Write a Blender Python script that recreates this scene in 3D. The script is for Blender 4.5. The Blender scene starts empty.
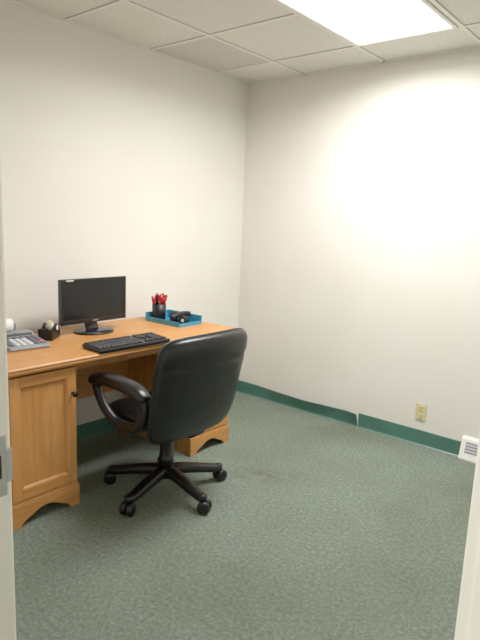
import bpy, bmesh, math, random
from mathutils import Vector, Matrix
random.seed(4)
S=bpy.context.scene
H=2.44

# ---------------------------------------------------------------- materials
def lin(c):
    r=[]
    for v in c[:3]:
        v=v/255.0
        r.append(v/12.92 if v<=0.04045 else ((v+0.055)/1.055)**2.4)
    return (r[0],r[1],r[2],1.0)
def base(name):
    m=bpy.data.materials.new(name);m.use_nodes=True
    nt=m.node_tree;b=nt.nodes["Principled BSDF"]
    return m,nt,b
def coords(nt,scale=(1,1,1),rot=(0,0,0)):
    tc=nt.nodes.new("ShaderNodeTexCoord");mp=nt.nodes.new("ShaderNodeMapping")
    mp.inputs["Scale"].default_value=scale;mp.inputs["Rotation"].default_value=rot
    nt.links.new(tc.outputs["Object"],mp.inputs["Vector"]);return mp.outputs["Vector"]
def noise(nt,vec,scale,detail=3,rough=.5):
    n=nt.nodes.new("ShaderNodeTexNoise");n.inputs["Scale"].default_value=scale
    n.inputs["Detail"].default_value=detail;n.inputs["Roughness"].default_value=rough
    nt.links.new(vec,n.inputs["Vector"]);return n.outputs["Fac"]
def ramp(nt,fac,stops):
    r=nt.nodes.new("ShaderNodeValToRGB");e=r.color_ramp.elements
    e[0].position,e[0].color=stops[0][0],lin(stops[0][1])
    e[1].position,e[1].color=stops[-1][0],lin(stops[-1][1])
    for p,c in stops[1:-1]:
        k=e.new(p);k.color=lin(c)
    nt.links.new(fac,r.inputs["Fac"]);return r.outputs["Color"]
def bump(nt,b,h,strength,dist):
    n=nt.nodes.new("ShaderNodeBump");n.inputs["Strength"].default_value=strength
    n.inputs["Distance"].default_value=dist
    nt.links.new(h,n.inputs["Height"]);nt.links.new(n.outputs["Normal"],b.inputs["Normal"])
def mat(name,c,rough=.5,metal=0,var=.06,scale=25,bmp=0.0,coat=0,spec=.5,bd=.002):
    m,nt,b=base(name)
    v=coords(nt);n=noise(nt,v,scale)
    lo=[x*(1-var) for x in c];hi=[min(255,x*(1+var)) for x in c]
    nt.links.new(ramp(nt,n,[(.3,lo),(.7,hi)]),b.inputs["Base Color"])
    b.inputs["Roughness"].default_value=rough;b.inputs["Metallic"].default_value=metal
    b.inputs["Coat Weight"].default_value=coat
    b.inputs["Specular IOR Level"].default_value=spec
    if bmp: bump(nt,b,n,bmp,bd)
    return m
def wall_mat():
    m,nt,b=base("wall_paint")
    v=coords(nt)
    c1=ramp(nt,noise(nt,v,1.6,3),[(.3,(222,218,209)),(.7,(227,224,216))])
    v2=coords(nt,(1,1,2.2))
    sc=ramp(nt,noise(nt,v2,5.5,5,.62),[(.68,(255,255,255)),(.78,(242,240,237))])
    mix=nt.nodes.new("ShaderNodeMix");mix.data_type='RGBA';mix.blend_type='MULTIPLY';mix.inputs[0].default_value=1
    nt.links.new(c1,mix.inputs[6]);nt.links.new(sc,mix.inputs[7]);nt.links.new(mix.outputs[2],b.inputs["Base Color"])
    b.inputs["Roughness"].default_value=.72
    bump(nt,b,noise(nt,v,160,2),.06,.001)
    return m
def wood_mat(name,axis):
    m,nt,b=base(name)
    sc=[22,22,22];sc[axis]=1.6
    v=coords(nt,tuple(sc))
    n1=noise(nt,v,1.6,5,.6)
    v2=coords(nt,tuple([x*6 for x in sc]));n2=noise(nt,v2,1.5,3,.6)
    mx=nt.nodes.new("ShaderNodeMath");mx.operation='MULTIPLY_ADD';mx.inputs[1].default_value=.35
    nt.links.new(n2,mx.inputs[0])
    m2=nt.nodes.new("ShaderNodeMath");m2.operation='MULTIPLY';m2.inputs[1].default_value=.65
    nt.links.new(n1,m2.inputs[0]);nt.links.new(m2.outputs[0],mx.inputs[2])
    nt.links.new(ramp(nt,mx.outputs[0],[(.28,(172,110,50)),(.5,(192,130,66)),(.72,(206,147,84))]),b.inputs["Base Color"])
    b.inputs["Roughness"].default_value=.45
    bump(nt,b,mx.outputs[0],.08,.001)
    return m
def carpet_mat():
    m,nt,b=base("carpet_green")
    v=coords(nt)
    n=noise(nt,v,210,4,.78);n2=noise(nt,v,60,3,.6);n3=noise(nt,v,1.3,3,.55)
    a=nt.nodes.new("ShaderNodeMath");a.operation='MULTIPLY_ADD';a.inputs[1].default_value=.66
    nt.links.new(n,a.inputs[0])
    q=nt.nodes.new("ShaderNodeMath");q.operation='MULTIPLY';q.inputs[1].default_value=.34
    nt.links.new(n2,q.inputs[0]);nt.links.new(q.outputs[0],a.inputs[2])
    c1=ramp(nt,a.outputs[0],[(.35,(74,84,75)),(.5,(108,119,107)),(.65,(146,156,141))])
    c2=ramp(nt,n3,[(.4,(255,255,255)),(.75,(226,223,216))])
    mix=nt.nodes.new("ShaderNodeMix");mix.data_type='RGBA';mix.blend_type='MULTIPLY';mix.inputs[0].default_value=1
    nt.links.new(c1,mix.inputs[6]);nt.links.new(c2,mix.inputs[7])
    # small worn stain beside the chair
    tc=nt.nodes.new("ShaderNodeTexCoord");mp=nt.nodes.new("ShaderNodeMapping")
    mp.vector_type='TEXTURE'
    mp.inputs["Location"].default_value=(1.12,-1.09,0);mp.inputs["Rotation"].default_value=(0,0,math.radians(38))
    mp.inputs["Scale"].default_value=(.34,.12,1)
    nt.links.new(tc.outputs["Object"],mp.inputs["Vector"])
    g=nt.nodes.new("ShaderNodeTexGradient");g.gradient_type='SPHERICAL'
    nt.links.new(mp.outputs["Vector"],g.inputs["Vector"])
    n4=ramp(nt,noise(nt,v,18,4,.7),[(.40,(0,0,0)),(.60,(255,255,255))])
    mm=nt.nodes.new("ShaderNodeMath");mm.operation='MULTIPLY'
    nt.links.new(g.outputs["Fac"],mm.inputs[0]);nt.links.new(n4,mm.inputs[1])
    m3=nt.nodes.new("ShaderNodeMath");m3.operation='MULTIPLY';m3.inputs[1].default_value=.75;m3.use_clamp=True
    nt.links.new(mm.outputs[0],m3.inputs[0])
    mix2=nt.nodes.new("ShaderNodeMix");mix2.data_type='RGBA';mix2.inputs[7].default_value=lin((90,78,66))
    nt.links.new(m3.outputs[0],mix2.inputs[0]);nt.links.new(mix.outputs[2],mix2.inputs[6])
    nt.links.new(mix2.outputs[2],b.inputs["Base Color"])
    b.inputs["Roughness"].default_value=.95;b.inputs["Specular IOR Level"].default_value=.1
    bump(nt,b,a.outputs[0],.6,.006)
    return m
def emis(name,c,s):
    m,nt,b=base(name)
    b.inputs["Emission Color"].default_value=lin(c);b.inputs["Emission Strength"].default_value=s
    b.inputs["Base Color"].default_value=lin((240,240,240))
    return m
M_wall=wall_mat()
M_ceil=mat("ceiling_tile_mineral",(218,216,208),.9,var=.03,scale=70,bmp=.3)
M_ceil2=mat("ceiling_tile_aged",(198,196,187),.9,var=.03,scale=70,bmp=.3)
M_grid=mat("grid_enamel",(226,224,216),.45,var=.01)
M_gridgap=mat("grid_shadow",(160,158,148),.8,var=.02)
M_base=mat("vinyl_base_teal",(66,110,98),.36,var=.06,scale=6)
M_carpet=carpet_mat()
M_trim=mat("trim_paint",(228,226,217),.4,var=.01,scale=4)
M_woodY=wood_mat("oak_y",1);M_woodZ=wood_mat("oak_z",2)
M_dark=mat("desk_inner_brown",(94,54,30),.6,var=.1)
M_leather=mat("black_leather",(7,7,10),.33,var=.15,scale=9,bmp=.4,bd=.010,spec=.4)
M_plastic=mat("black_plastic",(10,10,12),.4,var=.1,spec=.4)
M_key=mat("black_keys",(14,15,18),.5,var=.1)
M_bezel=mat("monitor_bezel",(8,8,10),.28,var=.05)
M_screen=mat("screen_glass",(6,6,9),.2,var=.05,scale=2)
M_metal=mat("brushed_steel",(175,175,175),.4,metal=.8,var=.05)
M_white=mat("white_plastic",(228,226,221),.4,var=.01)
M_grey=mat("grey_plastic",(136,139,148),.45,var=.03)
M_dgrey=mat("dark_grey_key",(64,68,82),.45,var=.03)
M_lgrey=mat("light_grey_key",(198,198,200),.45,var=.03)
M_lcd=mat("lcd",(84,94,88),.2,var=.03)
M_teal=mat("teal_plastic",(50,142,174),.35,var=.05)
M_red=mat("red_plastic",(184,22,30),.35,var=.05)
M_ivory=mat("ivory_plastic",(212,202,156),.4,var=.01)
M_slot=mat("dark_slot",(24,22,20),.7,var=.02)
M_paper=mat("paper",(236,234,228),.8,var=.01)
M_tape=mat("clear_tape",(190,180,146),.3,var=.02)
M_lens=emis("troffer_lens",(255,252,246),6.0)

# ---------------------------------------------------------------- mesh helpers
def link(o,parent=None):
    S.collection.objects.link(o)
    if parent: o.parent=parent
    return o
def empty(name,loc=(0,0,0),rz=0):
    e=bpy.data.objects.new(name,None);e.location=loc;e.rotation_euler=(0,0,rz)
    e.empty_display_size=.1;S.collection.objects.link(e);return e
def finish(bm,name,mt,parent=None,smooth=False,sub=0):
    bmesh.ops.recalc_face_normals(bm,faces=bm.faces)
    me=bpy.data.meshes.new(name);bm.to_mesh(me);bm.free()
    o=bpy.data.objects.new(name,me)
    for x in (mt if isinstance(mt,(list,tuple)) else [mt]): me.materials.append(x)
    if smooth:
        for p in me.polygons:p.use_smooth=True
    if sub:
        md=o.modifiers.new("sub","SUBSURF");md.levels=sub;md.render_levels=sub
    return link(o,parent)
def bbox(bm,x0,x1,y0,y1,z0,z1,mi=0,bev=0,seg=2,rot=None):
    r=bmesh.ops.create_cube(bm,size=1);vs=r["verts"]
    c=Vector(((x0+x1)/2,(y0+y1)/2,(z0+z1)/2))
    for v in vs:
        v.co=Vector((v.co.x*(x1-x0),v.co.y*(y1-y0),v.co.z*(z1-z0)))
        if rot: v.co=rot@v.co
        v.co+=c
    fs=set(f for v in vs for f in v.link_faces)
    for f in fs:f.material_index=mi
    if bev:
        es=list(set(e for v in vs for e in v.link_edges))
        rr=bmesh.ops.bevel(bm,geom=es,offset=bev,segments=seg,profile=.5,affect='EDGES')
        for f in rr["faces"]:f.material_index=mi
def box(name,x0,x1,y0,y1,z0,z1,mt,parent=None,bev=0,seg=2):
    bm=bmesh.new();bbox(bm,x0,x1,y0,y1,z0,z1,0,bev,seg);return finish(bm,name,mt,parent)
def lathe(bm,prof,n=32,origin=(0,0,0),rot=None,mi=0):
    rings=[]
    for r,z in prof:
        ring=[]
        for i in range(n):
            a=2*math.pi*i/n;p=Vector((r*math.cos(a),r*math.sin(a),z))
            if rot:p=rot@p
            ring.append(bm.verts.new(p+Vector(origin)))
        rings.append(ring)
    for a,b in zip(rings,rings[1:]):
        for i in range(n):
            f=bm.faces.new((a[i],a[(i+1)%n],b[(i+1)%n],b[i]));f.material_index=mi;f.smooth=True
    for ring in (rings[0],rings[-1]):
        try:
            f=bm.faces.new(ring);f.material_index=mi
        except: pass
def cyl(bm,c,r,h,axis='z',n=28,mi=0,bev=.0):
    R={'z':None,'x':Matrix.Rotation(math.pi/2,3,'Y'),'y':Matrix.Rotation(math.pi/2,3,'X')}[axis]
    b=bev
    lathe(bm,[(r-b,-h/2),(r,-h/2+b),(r,h/2-b),(r-b,h/2)] if b else [(r,-h/2),(r,h/2)],n,c,R,mi)
def sweep(bm,pts,w,h,mi=0,closed=False,n=12,up=Vector((0,0,1)),exp=2.6,scales=None):
    P=[Vector(p) for p in pts];N=len(P);rings=[]
    for i in range(N):
        if closed:t=(P[(i+1)%N]-P[i-1]).normalized()
        else:
            t=(P[min(i+1,N-1)]-P[max(i-1,0)]).normalized()
        side=t.cross(up)
        if side.length<1e-4: side=Vector((0,1,0))
        side.normalize();u2=side.cross(t).normalized()
        s=scales[i] if scales else 1
        ring=[]
        for k in range(n):
            a=2*math.pi*k/n;ca,sa=math.cos(a),math.sin(a)
            x=math.copysign(abs(ca)**(2/exp),ca)*w/2*s;y=math.copysign(abs(sa)**(2/exp),sa)*h/2*s
            ring.append(bm.verts.new(P[i]+side*x+u2*y))
        rings.append(ring)
    M=N if closed else N-1
    for i in range(M):
        a=rings[i];b=rings[(i+1)%N]
        for k in range(n):
            f=bm.faces.new((a[k],a[(k+1)%n],b[(k+1)%n],b[k]));f.material_index=mi;f.smooth=True
    if not closed:
        for r in(rings[0],rings[-1]):
            f=bm.faces.new(r);f.material_index=mi
def spline(pts,n=8,closed=False):
    P=[Vector(p) for p in pts];out=[];N=len(P)
    rng=N if closed else N-1
    for i in range(rng):
        if closed:p0,p1,p2,p3=P[i-1],P[i],P[(i+1)%N],P[(i+2)%N]
        else:p0,p1,p2,p3=P[max(i-1,0)],P[i],P[i+1],P[min(i+2,N-1)]
        for k in range(n):
            t=k/n
            out.append(.5*((2*p1)+(p2-p0)*t+(2*p0-5*p1+4*p2-p3)*t*t+(3*p1-p0-3*p2+p3)*t**3))
    if not closed:out.append(P[-1])
    return out
def cushion(bm,w,h,tf,tb,exp,fn,nr=16,na=72,p=3.2,mi=0):
    def bd(ph):
        c,s=math.cos(ph),math.sin(ph)
        k=(abs(c)**exp+abs(s)**exp)**(-1/exp);return c*k,s*k
    outer=None
    for sgn,T in((1,tf),(-1,tb)):
        rings=[]
        cen=bm.verts.new(fn(0,0,sgn*T))
        for i in range(1,nr+1):
            r=math.sin(i/nr*math.pi/2)
            if i==nr and outer: rings.append(outer);continue
            ring=[]
            for k in range(na):
                x,y=bd(2*math.pi*k/na)
                c=T*(max(0,1-r**p))**(1/2.2)
                ring.append(bm.verts.new(fn(x*r*w/2,y*r*h/2,sgn*c)))
            rings.append(ring)
        if not outer:outer=rings[-1]
        for k in range(na):
            f=bm.faces.new((cen,rings[0][k],rings[0][(k+1)%na]));f.smooth=True;f.material_index=mi
        for a,b in zip(rings,rings[1:]):
            for k in range(na):
                f=bm.faces.new((a[k],a[(k+1)%na],b[(k+1)%na],b[k]));f.smooth=True;f.material_index=mi
    return [fn(bd(2*math.pi*k/na)[0]*w/2,bd(2*math.pi*k/na)[1]*h/2,0) for k in range(na)]
def poly_extrude(name,pts2,d0,d1,mt,parent):
    bm=bmesh.new()
    vs=[bm.verts.new((d0,y,z)) for y,z in pts2]
    f=bm.faces.new(vs)
    r=bmesh.ops.extrude_face_region(bm,geom=[f])
    for v in [g for g in r["geom"] if isinstance(g,bmesh.types.BMVert)]: v.co.x=d1
    return finish(bm,name,mt,parent)

# ---------------------------------------------------------------- room shell
RX=3.08;YF=-2.98;T=.12
box("floor",-.12,RX+.12,-4.6,.12,-.1,0,M_carpet)
box("wall_left",-T,0,-4.6,T,0,H+.02,M_wall)
box("wall_back",0,RX+T,0,T,0,H+.02,M_wall)
box("wall_right",RX,RX+T,-4.6,0,0,H+.02,M_wall)
DX0,DX1,DH=1.936,2.768,2.06
bm=bmesh.new()
bbox(bm,0,DX0-.02,YF-T,YF,0,H)
bbox(bm,DX1+.02,RX,YF-T,YF,0,H)
bbox(bm,DX0-.02,DX1+.02,YF-T,YF,DH+.02,H)
finish(bm,"wall_front",M_wall)
box("wall_hall",0,RX,-4.72,-4.6,0,H+.02,M_wall)
ceil=box("ceiling",-.12,RX+.12,-4.6,.12,H,H+.1,M_ceil)

# suspended grid
gx=[.51,1.12,1.73,2.34,2.95];gy=[-.37,-.98,-1.59,-2.20,-2.81]
bm=bmesh.new()
for x in gx: bbox(bm,x-.011,x+.011,YF,0,H-.006,H+.001)
for y in gy:
    xs=[0]+gx+[RX]
    for a,b in zip(xs,xs[1:]): bbox(bm,a+(.0115 if a else 0),b-.0115,y-.011,y+.011,H-.0055,H+.001)
bbox(bm,0,RX,-.02,0,H-.006,H+.001);bbox(bm,0,.02,YF,-.02,H-.006,H+.001)
grid=finish(bm,"trim_1",M_grid)
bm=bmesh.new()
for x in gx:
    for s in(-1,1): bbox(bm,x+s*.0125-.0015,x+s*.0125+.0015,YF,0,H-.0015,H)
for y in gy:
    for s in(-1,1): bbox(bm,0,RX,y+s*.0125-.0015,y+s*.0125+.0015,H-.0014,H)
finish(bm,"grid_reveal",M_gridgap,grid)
bm=bmesh.new();bbox(bm,.02,.495,-.965,-.385,H-.003,H+.002);finish(bm,"aged_tile",M_ceil2,ceil)

# ceiling troffer (2x4 ft)
L=empty("ceiling_light",(1.425,-.98,H))
bm=bmesh.new()
a,b=.29,.595
for x0,x1,y0,y1 in((-a,a,b-.022,b),(-a,a,-b,-b+.022),(-a,-a+.022,-b+.022,b-.022),(a-.022,a,-b+.022,b-.022)):
    bbox(bm,x0,x1,y0,y1,-.014,.002,0,.002,1)
finish(bm,"troffer_frame",M_grid,L)
box("troffer_lens",-a+.022,a-.022,-b+.022,b-.022,-.007,0,M_lens,L)
la=bpy.data.lights.new("troffer_tubes","AREA");la.shape='RECTANGLE';la.size=.52;la.size_y=1.14
la.energy=45;la.color=(1,.985,.955);la.spread=math.radians(165)
lo=bpy.data.objects.new("troffer_tubes",la);lo.location=(0,0,-.012);link(lo,L)
# unseen hall fill light, added to brighten the door jambs
L2=empty("hall_fill_light",(1.7,-3.9,H))
box("hall_fill_frame",-.6,.6,-.3,.3,-.012,.002,M_grid,L2,.002,1)
box("hall_fill_lens",-.57,.57,-.27,.27,-.016,-.0125,M_lens,L2)
lb=bpy.data.lights.new("hall_fill_area","AREA");lb.shape='RECTANGLE';lb.size=1.1;lb.size_y=.5;lb.energy=22;lb.color=(1,.985,.955)
lo=bpy.data.objects.new("hall_fill_area",lb);lo.location=(0,0,-.02);link(lo,L2)

# baseboards (vinyl cove); the left stretch of the back one is peeling away
def cove(bm,pts,h=.10,th=.004,toe=.012,bulge=None):
    prof=[(toe,0),(toe*.45,.006),(th,.02),(th,h*.4),(th,h*.6),(th,h*.8),(th,h-.002),(th*.5,h),(0,h),(0,h*.6),(0,0)]
    rings=[]
    for i,(p,nm) in enumerate(pts):
        ring=[]
        for d,z in prof:
            o,dz=bulge(i,z/h) if bulge else (0,0)
            ring.append(bm.verts.new(Vector(p)+Vector(nm)*(d+o)+Vector((0,0,z+dz))))
        rings.append(ring)
    n=len(prof)
    for a,b in zip(rings,rings[1:]):
        for k in range(n): bm.faces.new((a[k],a[(k+1)%n],b[(k+1)%n],b[k]))
    bm.faces.new(rings[0]);bm.faces.new(rings[-1])
bm=bmesh.new();cove(bm,[((0,0,0),(1,0,0)),((0,YF,0),(1,0,0))]);finish(bm,"baseboard_left",M_base)
bm=bmesh.new();N=80;x1=1.14
def peel(i,z):
    t=i/N
    w=math.exp(-((t-.6)/.32)**2)*min(1,t*4)
    o=.030*w+.030*max(0,(t-.90)/.10)**1.3
    o+=.004*math.sin(t*23)*w
    return (max(0,o)*z**1.4, -.007*w*z)
cove(bm,[((.012+(x1-.012)*i/N,0,0),(0,-1,0)) for i in range(N+1)],bulge=peel)
cove(bm,[((x1+.004,0,0),(0,-1,0)),((1.86,0,0),(0,-1,0))])
cove(bm,[((2.29,0,0),(0,-1,0)),((RX,0,0),(0,-1,0))])
finish(bm,"baseboard_back",M_base)
bm=bmesh.new();cove(bm,[((RX,-.013,0),(-1,0,0)),((RX,YF,0),(-1,0,0))]);finish(bm,"baseboard_right",M_base)

# door frame (open doorway we look through)
D=empty("door_frame")
bm=bmesh.new()
bbox(bm,DX0-.02,DX0,YF-T-.005,YF+.005,0,DH,0,.002,1)
bbox(bm,DX1,DX1+.02,YF-T-.005,YF+.005,0,DH,0,.002,1)
bbox(bm,DX0-.02,DX1+.02,YF-T-.005,YF+.005,DH,DH+.02,0,.002,1)
finish(bm,"jamb",M_trim,D)
bm=bmesh.new()
for s,y in((1,YF),(-1,YF-T)):
    y0,y1=(y,y+.012) if s>0 else (y-.012,y)
    bbox(bm,DX0-.075,DX0-.008,y0,y1,0,DH+.065,0,.003,1)
    bbox(bm,DX1+.008,DX1+.075,y0,y1,0,DH+.065,0,.003,1)
    bbox(bm,DX0-.008,DX1+.008,y0,y1,DH+.008,DH+.065,0,.003,1)
finish(bm,"casing",M_trim,D)
bm=bmesh.new()
bbox(bm,DX0-.001,DX0+.002,YF-.045,YF-.002,.885,1.0,0,.0008,1)
bbox(bm,DX0-.001,DX0+.005,YF-.004,YF+.008,.91,.975,0,.002,1)
bbox(bm,DX0+.0015,DX0+.0026,YF-.032,YF-.012,.92,.965,1)
for z in(.896,.989): cyl(bm,(DX0+.0022,YF-.022,z),.005,.0015,'x',12,1)
finish(bm,"strike_plate",[M_metal,M_slot],D)

# ---------------------------------------------------------------- desk
K=empty("office_desk",(0,0,0))
ZT=.745
def top_slab():
    bm=bmesh.new()
    x0,x1,y0,y1=.035,.70,-2.365,-.845;r=.03
    prof=[(0,.714),(.004,.7145),(.009,.718),(.010,.726),(.006,.729),(.0105,.733),(.0105,.739),(.006,.744),(0,.745)]
    def out(off):
        P=[(x0,y0)]
        for cx,cy,a0 in((x1-r,y0+r,-90),(x1-r,y1-r,0)):
            for k in range(7):
                a=math.radians(a0+90*k/6);P.append((cx+(r+off-.010)*math.cos(a),cy+(r+off-.010)*math.sin(a)))
        P.append((x0,y1));return P
    rings=[]
    for off,z in prof: rings.append([bm.verts.new((x,y,z)) for x,y in out(off)])
    for a,b in zip(rings,rings[1:]):
        n=len(a)
        for k in range(n): bm.faces.new((a[k],a[(k+1)%n],b[(k+1)%n],b[k]))
    bm.faces.new(rings[0]);bm.faces.new(rings[-1])
    finish(bm,"desktop",M_woodY,K)
top_slab()
def pedestal(tag,ya,yb,knob):
    XF=.655
    bm=bmesh.new()
    bbox(bm,.05,XF,ya,ya+.018,0,.714);bbox(bm,.05,XF,yb-.018,yb,0,.714)
    finish(bm,tag+"_sides",M_woodZ,K)
    bm=bmesh.new()
    bbox(bm,.06,XF-.003,ya+.018,yb-.018,.12,.138);bbox(bm,.052,.06,ya+.018,yb-.018,.12,.712)
    bbox(bm,.06,XF-.003,ya+.018,yb-.018,.695,.713)
    finish(bm,tag+"_carcass",M_dark,K)
    def skirt(y0,y1,zt):
        pts=[(y0,0),(y0+.045,0)]
        w0,w1=y0+.045,y1-.045;n=24
        for i in range(n+1):
            t=i/n;y=w0+(w1-w0)*t
            z=.050*(math.sin(math.pi*t)**.5)
            if abs(t-.5)<.3: z+=.016*math.cos((t-.5)/.3*math.pi/2)
            pts.append((y,z+.001))
        pts+=[(y1-.045,0),(y1,0),(y1,zt),(y0,zt)]
        return pts
    poly_extrude(tag+"_skirt",skirt(ya-.006,yb+.006,.104),XF,XF+.02,M_woodY,K)
    bm=bmesh.new()
    bbox(bm,XF,XF+.016,ya-.004,yb+.004,.104,.114,0,.003,2);bbox(bm,XF,XF+.012,ya-.001,yb+.001,.114,.124,0,.003,2)
    bbox(bm,XF,XF+.010,ya,yb,.70,.714,0,.003,2)
    finish(bm,tag+"_mould",M_woodY,K)
    z0,z1=.127,.696;y0,y1=ya+.004,yb-.004;st=.048
    bm=bmesh.new()
    bbox(bm,XF,XF+.018,y0,y0+st,z0,z1,0,.002,2);bbox(bm,XF,XF+.018,y1-st,y1,z0,z1,0,.002,2)
    finish(bm,tag+"_stiles",M_woodZ,K)
    bm=bmesh.new()
    bbox(bm,XF,XF+.0178,y0+st,y1-st,z0,z0+st,0,.002,2);bbox(bm,XF,XF+.0178,y0+st,y1-st,z1-st,z1,0,.002,2)
    finish(bm,tag+"_rails",M_woodY,K)
    bm=bmesh.new()
    ia,ib,iz0,iz1=y0+st,y1-st,z0+st,z1-st
    def rect(x,m): return [bm.verts.new((x,a,b)) for a,b in((ia+m,iz0+m),(ib-m,iz0+m),(ib-m,iz1-m),(ia+m,iz1-m))]
    R=[rect(XF+.017,0),rect(XF+.013,.006),rect(XF+.006,.010),rect(XF+.006,.016)]
    for a,b in zip(R,R[1:]):
        for k in range(4): bm.faces.new((a[k],a[(k+1)%4],b[(k+1)%4],b[k]))
    bm.faces.new(R[-1])
    finish(bm,tag+"_panel",M_woodZ,K)
    bm=bmesh.new()
    lathe(bm,[(.006,0),(.006,.012),(.013,.018),(.015,.025),(.012,.030),(.004,.032)],20,(XF+.018,knob,.572),Matrix.Rotation(math.pi/2,3,'Y'))
    finish(bm,tag+"_knob",M_plastic,K,True)
pedestal("left_pedestal",-2.322,-1.986,-2.012)
pedestal("right_pedestal",-1.205,-.869,-1.18)
box("modesty_panel",.06,.076,-1.986,-1.205,.30,.714,M_woodY,K)
box("knee_rail",.60,.618,-1.986,-1.205,.665,.714,M_woodY,K)

# ---------------------------------------------------------------- monitor
m=empty("computer_monitor",(.25,-1.585,ZT))
bm=bmesh.new()
w,z0,z1=.432,.060,.309
for a in((-w/2,w/2,z1-.014,z1),(-w/2,w/2,z0,z0+.022),(-w/2,-w/2+.014,z0+.022,z1-.014),(w/2-.014,w/2,z0+.022,z1-.014)):
    bbox(bm,-.006,.012,a[0],a[1],a[2],a[3],0,.0015,1)
bbox(bm,-.028,-.004,-w/2+.002,w/2-.002,z0+.002,z1-.002,0,.006,2)
bbox(bm,-.050,-.026,-.14,.14,z0+.04,z1-.05,0,.012,3)
finish(bm,"housing",M_bezel,m)
box("screen",-.005,.009,-w/2+.013,w/2-.013,z0+.021,z1-.013,M_screen,m)
bm=bmesh.new();bbox(bm,.0121,.0128,-.018,.018,z0+.008,z0+.015)
finish(bm,"badge",M_metal,m)
box("sticker",.0121,.0126,-w/2+.03,-w/2+.075,z1-.012,z1-.003,M_lgrey,m)
bm=bmesh.new()
sweep(bm,spline([(-.02,0,.012),(-.035,0,.05),(-.04,0,.10),(-.04,0,.15)],5),.085,.022,0,up=Vector((1,0,0)),n=16)
finish(bm,"stand_neck",M_bezel,m)
bm=bmesh.new()
prof=[(.99,0),(1,.003),(1,.008),(.95,.012),(.5,.015)]
rings=[]
for s,z in prof: rings.append([bm.verts.new((-.005+.10*s*math.cos(t),.12*s*math.sin(t),z)) for t in[2*math.pi*k/40 for k in range(40)]])
for a,b in zip(rings,rings[1:]):
    for k in range(40): bm.faces.new((a[k],a[(k+1)%40],b[(k+1)%40],b[k]))
bm.faces.new(rings[0]);bm.faces.new(rings[-1])
finish(bm,"stand_foot",M_bezel,m,True)

# ---------------------------------------------------------------- keyboard
kb=empty("computer_keyboard",(.630,-1.650,ZT),math.radians(-1))
bm=bmesh.new();rot=Matrix.Rotation(math.radians(3.5),3,'Y')
bbox(bm,-.078,.078,-.225,.225,.002,.020,0,.005,2,rot)
finish(bm,"body",M_plastic,kb)
bm=bmesh.new()
def zs(x): return .0205-.061*x
for r in range(6):
    x=-.062+r*.0205+(0 if r==0 else .004)
    yy=-.215
    if r==5: ws=[.026,.022,.022,.108,.022,.022,.022,.026]
    else: ws=[.0186]*15
    for wk in ws:
        bbox(bm,x-.0085,x+.0085,yy+.001,yy+wk-.001,zs(x)-.003,zs(x)+.006,0,.0018,1);yy+=wk
    yy=.078
    for k in range(3):
        if not(r==3 or (r==4 and k!=1)): bbox(bm,x-.0085,x+.0085,yy+.001,yy+.0175,zs(x)-.003,zs(x)+.006,0,.0018,1)
        yy+=.0185
    yy=.140
    for k in range(4):
        bbox(bm,x-.0085,x+.0085,yy+.001,yy+.0175,zs(x)-.003,zs(x)+.006,0,.0018,1);yy+=.0185
finish(bm,"keys",M_key,kb)

# ---------------------------------------------------------------- printing calculator
c=empty("printing_calculator",(.285,-2.06,ZT),math.radians(-6))
bm=bmesh.new()
prof=[(.135,0),(.14,.008),(.135,.018),(-.03,.034),(-.06,.046),(-.125,.048),(-.14,.040),(-.14,0)]
rs=[]
for y in(-.10,-.096,.096,.10):
    k=.97 if abs(y)>.098 else 1
    rs.append([bm.verts.new((x*k,y,z*k)) for x,z in prof])
for a,b in zip(rs,rs[1:]):
    n=len(prof)
    for q in range(n): bm.faces.new((a[q],a[(q+1)%n],b[(q+1)%n],b[q]))
bm.faces.new(rs[0]);bm.faces.new(rs[-1])
finish(bm,"body",M_grey,c)
bm=bmesh.new();rot=Matrix.Rotation(math.radians(5.5),3,'Y')
for r in range(5):
    x=-.008+r*.028;z=.0365-(x+.03)*.097
    for q in range(6):
        y=-.078+q*.0312
        mi=0 if q in(1,2,3) else 1
        if r==0:mi=1
        if (r,q) in((3,5),(0,0)): mi=2
        bbox(bm,x-.0095,x+.0095,y-.0115,y+.0115,z-.006,z+.003,mi,.002,1,rot)
finish(bm,"keys",[M_lgrey,M_dgrey,M_red],c)
box("display",-.062,-.036,-.05,.085,.034,.0475,M_lcd,c,.002,1)
bm=bmesh.new();cyl(bm,(-.128,-.02,.078),.034,.07,'y',32,0,.001);cyl(bm,(-.128,-.02,.078),.009,.10,'y',16,1)
bbox(bm,-.138,-.118,-.076,-.070,.04,.085,1,.002,1);bbox(bm,-.138,-.118,.030,.036,.04,.085,1,.002,1)
finish(bm,"paper_roll",[M_paper,M_grey],c,False)

# ---------------------------------------------------------------- tape dispenser
t=empty("tape_dispenser",(.245,-1.865,ZT),math.radians(-50))
t.scale=(1.25,1.2,1.4)
bm=bmesh.new()
prof=[(-.05,0),(-.052,.012),(-.046,.035),(-.034,.05),(-.012,.056),(.010,.046),(.024,.034),(.036,.034),(.052,.044),(.060,.042),(.058,.030),(.052,.012),(.054,0)]
for y0,y1 in((-.030,-.020),(.020,.030)):
    A=[bm.verts.new((x,y0,z)) for x,z in prof];B=[bm.verts.new((x,y1,z)) for x,z in prof];n=len(prof)
    bm.faces.new(A);bm.faces.new(B)
    for q in range(n): bm.faces.new((A[q],A[(q+1)%n],B[(q+1)%n],B[q]))
bbox(bm,-.05,.054,-.021,.021,0,.014);bbox(bm,.036,.056,-.021,.021,.014,.038)
bbox(bm,.054,.060,-.016,.016,.036,.045)
finish(bm,"body",M_plastic,t)
bm=bmesh.new();cyl(bm,(-.012,0,.042),.024,.022,'y',36,0,.001);cyl(bm,(-.012,0,.042),.015,.030,'y',24,1,.001)
cyl(bm,(-.012,0,.040),.010,.064,'y',24,1,.001)
finish(bm,"tape_roll",[M_tape,M_white,M_plastic],t)

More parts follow.
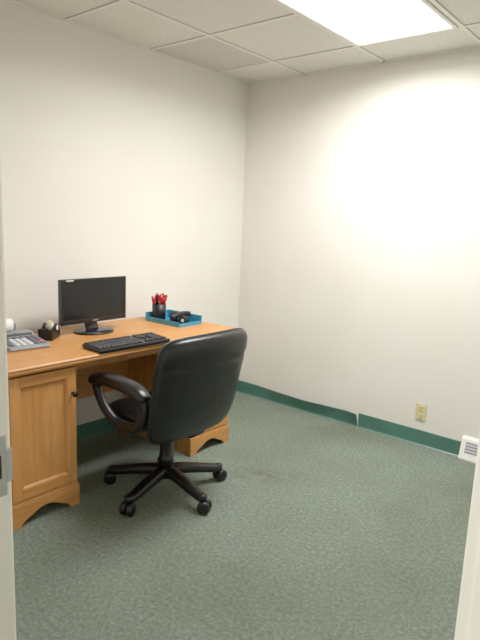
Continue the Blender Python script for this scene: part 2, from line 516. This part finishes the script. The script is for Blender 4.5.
# ---------------------------------------------------------------- teal desk tray with its contents standing in it
TR=empty("desk_tray",(.31,-1.02,ZT),math.radians(0))
bm=bmesh.new()
x0,x1,y0,y1=-.16,.15,-.10,.10;h=.05
bbox(bm,x0,x1,y0,y1,0,.004)
bbox(bm,x0,x0+.004,y0,y1,.004,h,0,.001,1);bbox(bm,x0+.004,x1,y0,y0+.004,.004,h*.6,0,.001,1);bbox(bm,x0+.004,x1,y1-.004,y1,.004,h,0,.001,1)
bbox(bm,x1-.004,x1,y0+.004,y1-.004,.004,.022,0,.001,1)
bbox(bm,x0-.004,x0+.004,y0,y1,h,h+.004,0,.001,1);bbox(bm,x0+.004,x1,y1-.004,y1+.004,h,h+.004,0,.001,1)
finish(bm,"tray",M_teal,TR)
pz=ZT+.0045
P=empty("pen_holder",(.205,-1.055,pz))
P.scale=(1.18,1.18,1.25)
bm=bmesh.new();lathe(bm,[(.034,0),(.036,.002),(.038,.085),(.036,.085),(.034,.004)],32)
finish(bm,"cup",M_plastic,P,True)
bm=bmesh.new()
pens=[(.01,.01,8,20,1,.130),(-.012,.008,-10,5,1,.132),(.0,-.014,4,-12,0,.128),(.014,-.010,14,-6,1,.125),(-.014,-.010,-14,-9,1,.120),(.004,.018,2,14,0,.124),(.02,.0,10,8,1,.118)]
for px,py,ax,ay,mi,ln in pens:
    R=Matrix.Rotation(math.radians(ax),3,'Y')@Matrix.Rotation(math.radians(-ay*.6),3,'X')
    lathe(bm,[(.003,0),(.0055,.006),(.0055,ln-.035),(.007,ln-.034),(.007,ln-.003),(.004,ln)],12,(px*.6,py*.6,.006),R,mi)
finish(bm,"pens",[M_plastic,M_red,M_white],P)
bm=bmesh.new()
for s in(-1,1):
    pts=[(.0,.004+s*.018+.015*math.cos(a),.112+.022*math.sin(a)) for a in[2*math.pi*k/16 for k in range(16)]]
    sweep(bm,pts,.010,.010,0,True,8,Vector((1,0,0)),2)
bbox(bm,.002,.006,-.004,.010,.02,.098,1)
finish(bm,"scissors",[M_red,M_metal],P)
ST=empty("stapler",(.355,-1.012,pz),math.radians(90))
bm=bmesh.new()
bbox(bm,-.075,.075,-.018,.018,0,.010,0,.003,2)
sweep(bm,spline([(-.07,0,.034),(-.03,0,.046),(.03,0,.054),(.078,0,.050)],5),.036,.032,0,n=16,exp=3.5)
bbox(bm,-.072,-.045,-.016,.016,.008,.034,0,.003,2)
bbox(bm,-.04,.074,-.009,.009,.026,.036,1)
finish(bm,"body",[M_plastic,M_metal],ST)
TD=empty("tape_dispenser.001",(.412,-1.035,pz),math.radians(20))
bm=bmesh.new()
cyl(bm,(0,0,.026),.026,.032,'y',32,0,.002);cyl(bm,(0,0,.026),.011,.035,'y',24,1,.001)
bbox(bm,0,.035,-.016,.016,0,.012,0,.002,1)
bbox(bm,.030,.037,-.014,.014,.010,.024,0,.001,1)
finish(bm,"body",[M_plastic,M_white],TD)
CL=empty("paper_clip_cup",(.295,-1.00,pz))
bm=bmesh.new();lathe(bm,[(.026,0),(.028,.002),(.030,.055),(.028,.055),(.026,.004)],28);finish(bm,"cup",M_plastic,CL,True)
bm=bmesh.new();lathe(bm,[(.0255,.005),(.0265,.04),(.014,.046),(.004,.048)],20);finish(bm,"clips",M_lgrey,CL)

# ---------------------------------------------------------------- outlet & vent on the back wall
O=empty("wall_outlet",(1.583,0,.222))
bm=bmesh.new();bbox(bm,-.036,.036,-.006,0,-.058,.058,0,.003,2)
for z in(-.026,.026): bbox(bm,-.017,.017,-.009,-.005,z-.018,z+.018,0,.004,2)
for z in(-.026,.026):
    for x in(-.007,.007): bbox(bm,x-.0014,x+.0014,-.0095,-.0085,z-.003,z+.008,1)
    cyl(bm,(0,-.0088,z-.009),.0028,.0014,'y',12,1)
cyl(bm,(0,-.0065,0),.003,.002,'y',12,1)
finish(bm,"plate",[M_ivory,M_slot],O)
V=empty("baseboard_vent",(2.065,0,0))
bm=bmesh.new()
prof=[(0,0),(-.055,0),(-.058,.012),(-.052,.030),(-.020,.130),(-.010,.143),(0,.143)]
rs=[]
for x in(-.20,.20): rs.append([bm.verts.new((x,y,z)) for y,z in prof])
for q in range(len(prof)): bm.faces.new((rs[0][q],rs[0][(q+1)%7],rs[1][(q+1)%7],rs[1][q]))
bm.faces.new(rs[0]);bm.faces.new(rs[1])
finish(bm,"cover",M_white,V)
bm=bmesh.new();rot=Matrix.Rotation(math.radians(-17.7),3,'X')
def vy(z): return -.052+(z-.030)*.32
z=.082;bbox(bm,-.172,.172,vy(z)-.001,vy(z)+.003,z-.034,z+.034,0,0,2,rot)
for k in range(3):
    z=.064+k*.018
    bbox(bm,-.172,.172,vy(z)-.005,vy(z)+.001,z-.004,z+.004,1,0,2,rot)
finish(bm,"louvres",[M_grey,M_lgrey],V)

# ---------------------------------------------------------------- office chair (faces local -x)
C=empty("office_chair",(.867,-1.585,0),0)
bm=bmesh.new()
for k in range(5):
    a=math.radians(-6.6+72*k);d=Vector((math.cos(a),math.sin(a),0))
    P=[d*.02+Vector((0,0,.110)),d*.08+Vector((0,0,.108)),d*.17+Vector((0,0,.095)),d*.25+Vector((0,0,.080)),d*.305+Vector((0,0,.072))]
    sweep(bm,spline(P,4),.060,.048,0,n=12,exp=3.2,scales=[1.15-.35*i/16 for i in range(17)])
    lathe(bm,[(.010,.060),(.021,.062),(.021,.092),(.010,.096)],16,d*.297)
finish(bm,"base_legs",M_plastic,C)
bm=bmesh.new()
lathe(bm,[(.02,.075),(.046,.080),(.050,.10),(.044,.130),(.034,.142)],28)
finish(bm,"hub",M_plastic,C,True)
bm=bmesh.new()
lathe(bm,[(.038,.135),(.038,.20),(.034,.202),(.034,.265),(.030,.267),(.030,.31),(.025,.312),(.025,.37)],28)
finish(bm,"gas_lift",M_plastic,C,True)
bm=bmesh.new()
for k in range(5):
    a=math.radians(-6.6+72*k);p=Vector((math.cos(a),math.sin(a),0))*.297
    b=a+random.uniform(-1.2,1.2)+1.2
    R=Matrix.Rotation(b,3,'Z')
    for s in(-1,1):
        Rw=R@Matrix.Rotation(math.pi/2,3,'X')
        lathe(bm,[(.012,-.013),(.028,-.013),(.032,-.007),(.032,.007),(.028,.013),(.012,.013)],24,p+R@Vector((.012,s*.0175,.032)),Rw)
    bmv=bmesh.ops.create_cube(bm,size=1)["verts"]
    for v in bmv: v.co=p+R@Vector((v.co.x*.034+.008,v.co.y*.009,v.co.z*.036+.045))
finish(bm,"casters",M_plastic,C)
bm=bmesh.new()
bbox(bm,-.11,.13,-.075,.075,.362,.392,0,.008,2)
bbox(bm,-.06,.06,-.045,.045,.345,.366,0,.006,2)
sweep(bm,spline([(.0,-.06,.372),(.0,-.16,.37),(-.01,-.22,.362)],4),.012,.010,0,n=8)
finish(bm,"tilt_mechanism",M_plastic,C)
# seat
bm=bmesh.new()
def seat(a,b,c):
    x=b-.02;y=a
    z=.435+c
    if b<-.12: z-= (abs(b+.12)**1.6)*.9
    z+= .25*abs(a)**2.0*(1 if c>0 else .3)
    return Vector((x,y,z))
rim=cushion(bm,.50,.50,.058,.050,4.4,seat,p=4.5)
finish(bm,"seat",M_leather,C,True)
bm=bmesh.new();sweep(bm,rim,.010,.010,0,True,8,exp=2);finish(bm,"seat_piping",M_leather,C)
# high padded back with rolled top
HB=.26
def back(a,b,c):
    t=b/HB
    wd=1+.035*t
    y=a*wd
    lean=.200+.20*(b+HB)-.10*max(0,-b-.12)
    th=1+.25*max(0,t)**2
    x=lean-c*th-.45*y*y
    z=.630+b*.985-.06*y*y*max(0,t)
    if c>0:
        x+=.012*(math.cos(b*2*math.pi/.155)*.5+.5)*(1 if abs(b)<.2 else 0)
    else:
        x+=.006*math.exp(-((b-.13)/.012)**2)*-1
    return Vector((x+.02,y-.024,z))
bm=bmesh.new()
rim=cushion(bm,.565,.53,.068,.052,6.5,back,nr=26,na=128,p=5.0)
finish(bm,"backrest",M_leather,C,True)
bm=bmesh.new();sweep(bm,rim,.010,.010,0,True,8,Vector((1,0,0)),2);finish(bm,"back_piping",M_leather,C)
bm=bmesh.new()
sweep(bm,spline([(.10,0,.368),(.18,0,.352),(.225,0,.375),(.245,0,.43),(.262,0,.50)],6),.075,.014,0,n=14,up=Vector((1,0,.01)),exp=3)
finish(bm,"back_bar",M_plastic,C)
# arms : closed loops with padded tops
for s,nm in((-1,"left"),(1,"right")):
    Y=s*.292
    bm=bmesh.new()
    loop=[(-.190,Y,.590),(-.180,Y,.555),(-.14,Y,.50),(-.09,Y*.985,.455),(-.04,Y*.96,.430),(.05,Y*.96,.430),(.12,Y*.985,.46),(.16,Y,.52),(.155,Y,.585),(.11,Y,.610),(0,Y,.620),(-.13,Y,.618)]
    sweep(bm,spline(loop,6,True),.046,.036,0,True,12,Vector((0,1,0)),3)
    bbox(bm,-.03,.05,min(Y*.6,Y*.97),max(Y*.6,Y*.97),.382,.400,0,.004,2)
    bbox(bm,-.03,.05,min(Y*.93,Y*1.0),max(Y*.93,Y*1.0),.382,.43,0,.004,2)
    finish(bm,nm+"_arm_loop",M_plastic,C)
    bm=bmesh.new()
    P=[(-.215,Y,.596),(-.19,Y,.620),(-.10,Y,.638),(.02,Y,.637),(.12,Y,.620),(.175,Y,.590)]
    sp=spline(P,6);n=len(sp)
    sweep(bm,sp,.080,.056,0,n=16,exp=2.6,scales=[min(1,.45+.55*math.sin(math.pi*min(1,max(0,i/(n-1)))) **.5+.1) for i in range(n)])
    finish(bm,nm+"_arm_pad",M_leather,C,True)

# ---------------------------------------------------------------- world, camera, colour
w=bpy.data.worlds.new("World");S.world=w;w.use_nodes=True
w.node_tree.nodes["Background"].inputs[0].default_value=(1,.98,.95,1);w.node_tree.nodes["Background"].inputs[1].default_value=.1
S.view_settings.view_transform='Standard';S.view_settings.look='None';S.view_settings.exposure=0
S.view_settings.gamma=1.22

f,pitch,roll,th=553.864,.17532,.04189,.68908
cd=bpy.data.cameras.new("camera");cam=bpy.data.objects.new("camera",cd);S.collection.objects.link(cam)
fw=Vector((-math.sin(th),math.cos(th),0));rt=Vector((math.cos(th),math.sin(th),0));up=Vector((0,0,1))
F=fw*math.cos(pitch)-up*math.sin(pitch);U=up*math.cos(pitch)+fw*math.sin(pitch)
Xc=rt*math.cos(roll)+U*math.sin(roll);Yc=U*math.cos(roll)-rt*math.sin(roll)
M=Matrix((Xc,Yc,-F)).transposed().to_4x4();M.translation=Vector((2.85837,-3.44861,1.39703))
cam.matrix_world=M
cd.sensor_fit='VERTICAL';cd.sensor_height=24;cd.lens=f*24/640;cd.clip_start=.02
S.camera=cam
